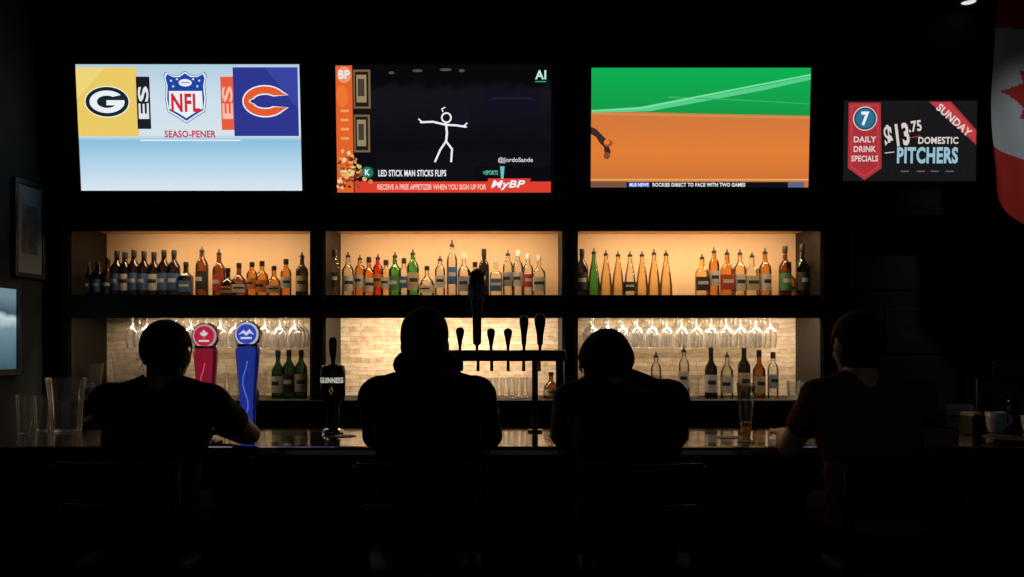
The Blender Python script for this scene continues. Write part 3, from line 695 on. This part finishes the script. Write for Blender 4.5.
cup((X(996,3.58),3.58,BT),'white ceramic cup standing on bar',1.1); cup((X(1030,3.6),3.6,BT),'white ceramic cup standing on bar',.9)
R=empty('napkin_dispenser',(X(972,3.5),3.5,BT),'dark napkin dispenser with white napkins on bar','napkin dispenser')
g=Geo(); g.span((-.03,-.055,0),(.03,.055,.09),BLKPL); g.obj('holder',R,bevel=.006)
g=Geo(); g.span((-.022,-.05,.085),(.022,.05,.10),mat('paper_white',(.4,.4,.39),.8)); g.obj('napkins',R)
def coaster(px,Yd,label='round pale paper coaster on bar'):
    g=Geo(); g.lathe([(0,0),(.047,0),(.048,.002),(.047,.003),(0,.003)],mat('paper_white',(.4,.4,.39),.8),seg=28)
    tag(g.obj('coaster',loc=(X(px,Yd),Yd,BT)),label,'coaster','paper coasters on the bar')
coaster(345,3.45); coaster(728,3.4)
def plate(px,Yd):
    g=Geo(); g.lathe([(0,.004),(.05,0),(.06,.004),(.1,.016),(.1,.019),(.06,.008),(0,.007)],mat('dark_stoneware',(.12,.12,.12),.4),seg=32)
    tag(g.obj('plate',loc=(X(px,Yd),Yd,BT)),'dark stoneware plate lying on bar','plate')
plate(1010,3.25)

# ------------------------------------------------------------ bar stools
WS=mat('stool_wood',(.007,.005,.004),.6,noise=.3,nscale=15,spec=.2); LEA=mat('black_leather',(.006,.006,.006),.6,bump=.2,nscale=80,spec=.2)
proto=empty('bar_stool',(0,2.72,0),'dark wooden bar stool with low backrest','bar stool','bar stools along the counter')
g=Geo(); g.lathe([(0,.70),(.19,.70),(.20,.715),(.20,.745),(.185,.76),(0,.765)],LEA,seg=32,sq=5); g.obj('seat',proto)
for sx in(-1,1):
    for sy in(-1,1):
        g=Geo(); g.cyl((sx*.16,sy*.15,.705),(sx*.21,sy*.20,0),.018,.014,WS); g.obj('leg',proto)
g=Geo(); 
for a,b in [((-.19,-.19),(.19,-.19)),((-.19,.19),(.19,.19)),((-.19,-.19),(-.19,.19)),((.19,-.19),(.19,.19))]: g.cyl((a[0],a[1],.25),(b[0],b[1],.25),.011,.011,WS)
g.obj('footrest',proto)
g=Geo()
for sx in(-1,1): g.path([(sx*.165,-.16,.72),(sx*.18,-.195,.9),(sx*.19,-.225,1.09)],.014,WS)
for z,h in ((1.065,.07),(.95,.035)):
    n=12; vs=[]
    for k in range(n+1):
        a0=-1+2*k/n; x=.19*a0; y=-.215-.03*(1-a0*a0)+(1.09-z)*.13
        vs+=[(x,y-.009,z-h/2),(x,y+.009,z-h/2),(x,y+.009,z+h/2),(x,y-.009,z+h/2)]
    fs=[(4*k+j,4*k+(j+1)%4,4*k+4+(j+1)%4,4*k+4+j) for k in range(n) for j in range(4)]+[(3,2,1,0),(4*n,4*n+1,4*n+2,4*n+3)]
    g.add(vs,fs,WS)
g.obj('backrest',proto)

# ------------------------------------------------------------ people
def hull(pts_r):
    bm=bmesh.new()
    for p,r in pts_r:
        bmesh.ops.create_icosphere(bm,subdivisions=2,radius=r,matrix=Matrix.Translation(p))
    bmesh.ops.convex_hull(bm,input=bm.verts)
    bmesh.ops.delete(bm,geom=[v for v in bm.verts if not v.link_faces],context='VERTS')
    bm.verts.index_update()
    vs=[v.co.copy() for v in bm.verts]; fs=[[v.index for v in f.verts] for f in bm.faces]; bm.free(); return vs,fs
def person(cfg):
    prims=[]; V=Vector
    def cap(lab,p0,r0,p1,r1): prims.append((lab,'c',V(p0),r0,V(p1),r1))
    def ell(lab,c,r,rot=None): prims.append((lab,'e',V(c),r,rot or Matrix.Identity(3)))
    P=V(cfg['pelvis']); C=V(cfg['chest']); N=V(cfg['neck']); Hc=V(cfg['head']); k=cfg.get('bulk',1)
    mid=(P+C)/2
    def tilt(a,b): 
        d=(b-a).normalized(); return V((0,0,1)).rotation_difference(d).to_matrix()
    ell('hips',P,(.175*k,.125*k,.11)); ell('torso',P+(mid-P)*.55,(.158*k,.118*k,.13),tilt(P,C)); ell('torso',mid,(.155*k,.115*k,.14),tilt(P,C)); ell('torso',C,(.175*k,.12*k,.17),tilt(P,N))
    SL,SR=V(cfg['shl']),V(cfg['shr'])
    cap('torso',SL,.06*k,SR,.06*k)
    for S in(SL,SR):
        cap('torso',N+V((0,0,-.01)),.058,S+V((0,0,-.005)),.052); cap('torso',C+V((0,0,.02)),.10*k,S+(C-S)*.35,.08*k)
    hp=cfg.get('pitch',0); rot=Matrix.Rotation(-hp,3,'X')@Matrix.Identity(3); rot=Matrix.Rotation(cfg.get('yaw',0),3,'Z')@rot@Matrix.Rotation(cfg.get('roll',0),3,'Y')
    def hl(p): return Hc+rot@V(p)
    ell('head',hl((0,-.012,.022)),(.075,.095,.093),rot); ell('head',hl((0,.028,-.03)),(.060,.064,.082),rot); ell('head',hl((0,.042,-.078)),(.044,.042,.036),rot)
    ell('head',hl((0,.072,-.098)),(.02,.018,.015),rot)
    cap('head',hl((0,.088,.005)),.007,hl((0,.108,-.03)),.012); cap('head',hl((-.034,.076,.022)),.011,hl((.034,.076,.022)),.011)
    ell('head',hl((0,.095,-.034)),(.017,.012,.010),rot)
    for sx in(-1,1): ell('ear',hl((sx*.078,-.004,-.012)),(.011,.019,.031),rot); ell('head',hl((sx*.042,.058,-.03)),(.018,.02,.018),rot)
    ell('lips',hl((0,.086,-.062)),(.023,.011,.005),rot); ell('lips',hl((0,.085,-.071)),(.019,.011,.006),rot)
    nr=cfg.get('neckr',1)
    cap('neck',N,.060*nr,hl((0,-.022,-.06)),.054*nr); cap('neck',N,.055,hl((0,.01,-.075)),.045)
    for S,E,Wr,side in ((SL,V(cfg['ell']),V(cfg['wrl']),1),(SR,V(cfg['elr']),V(cfg['wrr']),-1)):
        M_=S+(E-S)*.55
        cap('torso',S,.058*k,S+(E-S)*.12,.056*k); cap('uarm',S+(E-S)*.1,.056*k,M_,.05*k); cap('uarm_low',M_,.049*k,E,.040)
        cap('farm',E,.042,E+(Wr-E)*.35,.042); cap('farm',E+(Wr-E)*.35,.042,Wr,.026)
        d=(Wr-E); d.z=0 if abs(d.z)<.08 else d.z; d.normalize(); up=V((0,0,1)); sd=d.cross(up).normalized()*side
        up=sd.cross(d); 
        if up.z<0: up=-up
        Rm=Matrix((sd,d,up)).transposed()
        ell('hand',Wr+d*.045,(.038,.052,.016),Rm); cap('hand',Wr,.024,Wr+d*.04,.02)
        for i,(o,L) in enumerate(zip((.034,.0115,-.0115,-.034),(.070,.078,.072,.056))):
            fd=(d+sd*o*2.2).normalized()
            p0=Wr+d*.082+sd*o-d*abs(o)*.25; p1=p0+fd*L*.45+up*.004; p2=p1+fd*L*.33-up*.012; p3=p2+fd*L*.2-up*.014
            cap('hand',p0-d*.02,.010,p1,.0085); cap('hand',p1,.0085,p2,.0078); cap('hand',p2,.0078,p3,.0068)
        t0=Wr+d*.02+sd*.025; t1=t0+d*.025+sd*.028-up*.004; t2=t1+d*.03+sd*.010-up*.006; t3=t2+d*.022-up*.004
        cap('hand',t0,.014,t1,.0115); cap('hand',t1,.0115,t2,.010); cap('hand',t2,.010,t3,.008)
    for sx in(-1,1):
        h=P+V((sx*.085,.02,-.015)); kn=V((P.x+sx*cfg.get('knee',.13),3.16,.85)); an=V((P.x+sx*.12,3.13,.415))
        cap('leg',h,.092*k,kn,.062); cap('leg',kn,.060,kn+(an-kn)*.35+V((0,-.015,0)),.057); cap('leg',kn+(an-kn)*.35+V((0,-.015,0)),.057,an,.038)
        cap('foot',an+V((0,-.02,-.045)),.036,an+V((0,.07,-.04)),.034); cap('foot',an+V((0,.06,-.045)),.036,an+V((0,.155,-.055)),.026); cap('foot',an,.036,an+V((0,.02,-.04)),.036)
    g=Geo(); dm=DARK
    for p in prims:
        if p[1]=='c': vs,fs=hull([(p[2],p[3]),(p[4],p[5])])
        else:
            bm=bmesh.new(); bmesh.ops.create_icosphere(bm,subdivisions=3,radius=1)
            vs=[p[4]@V((v.co.x*p[3][0],v.co.y*p[3][1],v.co.z*p[3][2]))+p[2] for v in bm.verts]; fs=[[v.index for v in f.verts] for f in bm.faces]; bm.free()
        g.add([v-P for v in vs],fs,dm)
    me=bpy.data.meshes.new('tmp'); me.from_pydata(g.v,[],g.f)
    o=bpy.data.objects.new('tmp',me); COL.objects.link(o)
    r=o.modifiers.new('r','REMESH'); r.mode='VOXEL'; r.voxel_size=.0062; r.use_smooth_shade=True
    s=o.modifiers.new('s','SMOOTH'); s.factor=.5; s.iterations=4
    dg=bpy.context.evaluated_depsgraph_get(); dg.update()
    bme=bpy.data.meshes.new_from_object(o.evaluated_get(dg)); bpy.data.objects.remove(o)
    n=len(bme.vertices); co=np.empty(n*3); bme.vertices.foreach_get('co',co); co=co.reshape(-1,3)+np.array(P)
    no=np.empty(n*3); bme.vertices.foreach_get('normal',no); no=no.reshape(-1,3)
    best=np.full(n,1e9); lab=np.zeros(n,int); names=['hips','torso','head','ear','lips','neck','uarm','uarm_low','farm','hand','leg','foot']
    for p in prims:
        if p[1]=='c':
            a=np.array(p[2]);b=np.array(p[4]);ab=b-a;t=np.clip(((co-a)@ab)/(ab@ab),0,1); d=np.linalg.norm(co-a-t[:,None]*ab,axis=1)-(p[3]+(p[5]-p[3])*t)
        else:
            q=(co-np.array(p[2]))@np.array(p[4]); rr=np.array(p[3]); d=(np.linalg.norm(q/rr,axis=1)-1)*rr.min()
        mk=d<best; best[mk]=d[mk]; lab[mk]=names.index(p[0])
    hloc=(co-np.array(Hc))@np.array(rot)
    skin=mat('skin_'+cfg['skin'][0],cfg['skin'][1],.55,noise=.06,nscale=30); lip=mat('lip_'+cfg['skin'][0],tuple(v*.6 for v in cfg['skin'][1]),.5)
    bme.materials.clear(); bme.materials.append(skin); bme.materials.append(lip)
    npoly=len(bme.polygons); faces=[tuple(p.vertices) for p in bme.polygons]
    mi=[1 if lab[f[0]]==4 else 0 for f in faces]; bme.polygons.foreach_set('material_index',mi); bme.polygons.foreach_set('use_smooth',[True]*npoly)
    body=bpy.data.objects.new('person',bme); COL.objects.link(body); body.location=P; bme.name='person_body'
    tag(body,cfg['label'],'person')
    def shell(name,mask,off,m,iters=6,lump=0.0,label=None):
        fs=[f for f in faces if all(mask[i] for i in f)]
        if not fs: return
        used=sorted({i for f in fs for i in f}); ix={a:b for b,a in enumerate(used)}
        offv=np.full(len(used),off) if np.isscalar(off) else off[used]
        vv=co[used]-np.array(P)+no[used]*offv[:,None]
        if lump: 
            c=co[used]*38.; vv+=no[used]*(np.sin(c[:,0])*np.sin(c[:,1]+1)*np.sin(c[:,2]*1.1+2))[:,None]*lump
        m_=bpy.data.meshes.new(name); m_.from_pydata([tuple(v) for v in vv],[],[[ix[i] for i in f] for f in fs]); m_.materials.append(m)
        m_.polygons.foreach_set('use_smooth',[True]*len(fs)); m_.update()
        ob=bpy.data.objects.new(name,m_); COL.objects.link(ob); ob.parent=body
        if iters: sm=ob.modifiers.new('s','SMOOTH'); sm.iterations=iters; sm.factor=.5
        so=ob.modifiers.new('t','SOLIDIFY'); so.thickness=min(.008,(off if np.isscalar(off) else .005)*.8); so.offset=-1
        if label: ob['label']=label
        return ob
    L=lambda *a: np.isin(lab,[names.index(x) for x in a])
    sh=mat(cfg['shirt'][0],cfg['shirt'][1],.9,noise=.2,nscale=25,bump=.15,spec=.2)
    mask=L('torso','uarm')
    if cfg.get('long'): mask|=L('uarm_low','farm')
    mask|=L('hips')&(co[:,2]>P.z-.02)
    shell(cfg.get('top','t_shirt'),mask,.012 if not cfg.get('long') else .017,sh,8,.003,cfg['shirt'][2])
    shell('trousers',(L('leg')|(L('hips')&(co[:,2]<=P.z+.03))|(L('torso')&(co[:,2]<P.z+.0))) ,.009,mat('dark_denim',(.008,.009,.014),.9,noise=.2,spec=.2),6,.001)
    fo=L('foot'); 
    for sx in(-1,1): shell('shoe',fo&((co[:,0]-P.x)*sx>0),.008,mat('black_shoe',(.01,.01,.01),.5),3)
    x,y,z=hloc.T
    def ramp(a,b,t): 
        q=np.clip((t-a)/(b-a),0,1); return q*q*(3-2*q)
    style=cfg['hair'][0]; hm=mat(cfg['hair'][1],cfg['hair'][2],.85,noise=.5,nscale=90,bump=.5,spec=.2)
    hmask=L('head','neck')&((z>.045)|((y<.02)&(z>-.085))|((y<.045)&(z>-.0)))&~((y>.055)&(z<.062))
    if style=='short': shell('hair',hmask,.003+.010*ramp(-.08,.0,z),hm,4,.0012)
    if style=='bushy': shell('hair',hmask|(L('neck')&(y<.02)&(z>-.10)),.003+.028*ramp(-.10,.005,z),hm,6,.006)
    if style=='beanie':
        shell('hair',hmask&(z<.03),.007,hm,3,.001)
        bm_=L('head')&(z>.0)&~((y>.05)&(z<.04)); shell('knit_cap',bm_,.013+.006*ramp(.02,.09,z),mat('dark_knit',(.012,.012,.014),.95,noise=.3,nscale=60,bump=.5,spec=.2),6,0,'dark knitted cap')
    for sx in(-1,1):
        g=Geo(); g.ell(tuple(hl((sx*.031,.077,.0))-P),(.0125,.0125,.0125),mat('eye_white',(.5,.48,.45),.2)); g.ell(tuple(hl((sx*.031,.0868,.0))-P),(.006,.004,.006),mat('iris_dark',(.02,.012,.008),.15)); g.obj('eye',body)
        g=Geo(); g.path([tuple(hl((sx*a,b,c))-P) for a,b,c in((.014,.091,.021),(.03,.09,.026),(.047,.078,.020))],[.002,.0032,.0018],hm,6); g.obj('eyebrow',body)
    if cfg.get('hood'):
        g=Geo(); pts=[]
        for kx in range(24):
            a=2*math.pi*kx/24; pts.append(tuple(N-P+V((.088*math.cos(a),-.005+.088*math.sin(a),.040-.018*math.sin(a)))))
        rr=[.034+.014*max(0,-math.sin(2*math.pi*kx/24)) for kx in range(24)]
        g.path(pts,rr,sh,12,closed=True); g.ell(tuple(N-P+V((0,-.10,-.03))),(.11,.045,.10),sh); g.obj('hood',body)
    return body
SK=('tan',(.42,.24,.16))
SK2=('deep_tan',(.20,.115,.08))
x1=X(163,2.84); hx=X(167,2.9)
person(dict(label='person in dark t-shirt seated on stool leaning on bar',pelvis=(x1,2.72,.865),chest=(x1,2.79,1.15),neck=(x1+.01,2.83,1.325),head=(hx,2.90,Z(320,2.9)-.125),
 shl=(x1-.185,2.82,1.265),shr=(x1+.175,2.82,1.265),ell=(x1-.245,3.06,1.115),elr=(x1+.225,3.10,1.118),wrl=(x1-.10,3.26,1.108),wrr=(x1+.05,3.30,1.108),
 pitch=.08,skin=SK2,shirt=('black_tee',(.009,.010,.011),'black short-sleeved t-shirt'),hair=('short','black_hair',(.005,.0045,.004)),bulk=1.0))
x2=X(429,2.84)
person(dict(label='person in dark hooded sweatshirt and knit cap seated at bar',pelvis=(x2,2.72,.865),chest=(x2,2.78,1.16),neck=(x2,2.82,1.355),head=(X(425,2.88),2.88,Z(307,2.88)-.132),
 shl=(x2-.175,2.81,1.285),shr=(x2+.17,2.81,1.285),ell=(x2-.215,3.02,1.125),elr=(x2+.205,3.02,1.125),wrl=(x2-.08,3.22,1.115),wrr=(x2+.08,3.22,1.115),
 pitch=-.02,skin=SK2,shirt=('charcoal_fleece',(.008,.008,.009),'dark hooded sweatshirt'),top='sweatshirt',long=True,hood=True,neckr=1.15,hair=('beanie','brown_hair',(.012,.008,.006)),bulk=1.0))
x3=X(620,2.86)
person(dict(label='person in dark long-sleeved shirt hunched over bar, head bowed',pelvis=(x3+.02,2.70,.865),chest=(x3+.02,2.80,1.15),neck=(x3-.01,2.92,1.335),head=(X(606,3.02),3.02,Z(333,3.02)-.132),
 shl=(x3-.165,2.90,1.265),shr=(x3+.18,2.88,1.27),ell=(x3-.185,3.10,1.122),elr=(x3+.24,3.08,1.122),wrl=(x3-.03,3.26,1.112),wrr=(x3+.08,3.28,1.112),
 pitch=.45,skin=SK2,shirt=('dark_grey_knit',(.012,.012,.013),'dark grey long-sleeved shirt'),top='shirt',long=True,hair=('bushy','dark_curly_hair',(.006,.005,.004)),bulk=1.03))
x4=X(866,2.78); e4=X(789,2.95)
person(dict(label='person in dark red t-shirt seated with elbow on bar',pelvis=(x4,2.70,.865),chest=(x4,2.76,1.16),neck=(x4-.01,2.79,1.345),head=(X(857,2.84),2.84,Z(309,2.84)-.13),
 shl=(x4-.165,2.78,1.285),shr=(x4+.18,2.78,1.285),ell=(e4,2.95,1.09),elr=(x4+.215,3.03,1.122),wrl=(e4+.06,3.19,1.112),wrr=(x4+.05,3.24,1.112),
 pitch=.05,yaw=.15,skin=SK,shirt=('maroon_tee',(.10,.022,.018),'dark red t-shirt'),hair=('short','black_hair',(.005,.0045,.004)),bulk=.98))
proto.location=(x1,2.72,0)
for xx in (x2,x3+.02,x4): duplicate(proto,(xx,2.70,0),0)

# ------------------------------------------------------------ lights
w=bpy.data.worlds.new('World'); SC.world=w; w.use_nodes=True
w.node_tree.nodes['Background'].inputs[0].default_value=(.50,.62,.72,1); w.node_tree.nodes['Background'].inputs[1].default_value=.085
def spot(name,loc,target,energy,size,col,blend=.6):
    l=bpy.data.lights.new(name,'SPOT'); l.energy=energy; l.spot_size=math.radians(size); l.spot_blend=blend; l.color=col; l.shadow_soft_size=.05
    o=bpy.data.objects.new(name,l); COL.objects.link(o); o.location=loc
    o.rotation_euler=(Vector(target)-Vector(loc)).to_track_quat('-Z','Y').to_euler()
spot('flag_fill_spot',(2.1,2.2,3.2),(2.62,3.8,2.32),26,34,(.92,.96,1),.9)  # unseen spot added out of frame to brighten the flag

cam=bpy.data.cameras.new('camera'); co_=bpy.data.objects.new('camera',cam); COL.objects.link(co_)
cam.sensor_width=36; cam.lens=F/1024*36; cam.shift_y=(HY-288.5)/1024; cam.clip_start=.05
co_.location=(0,0,CAMZ); co_.rotation_euler=(math.pi/2,0,0)
SC.camera=co_
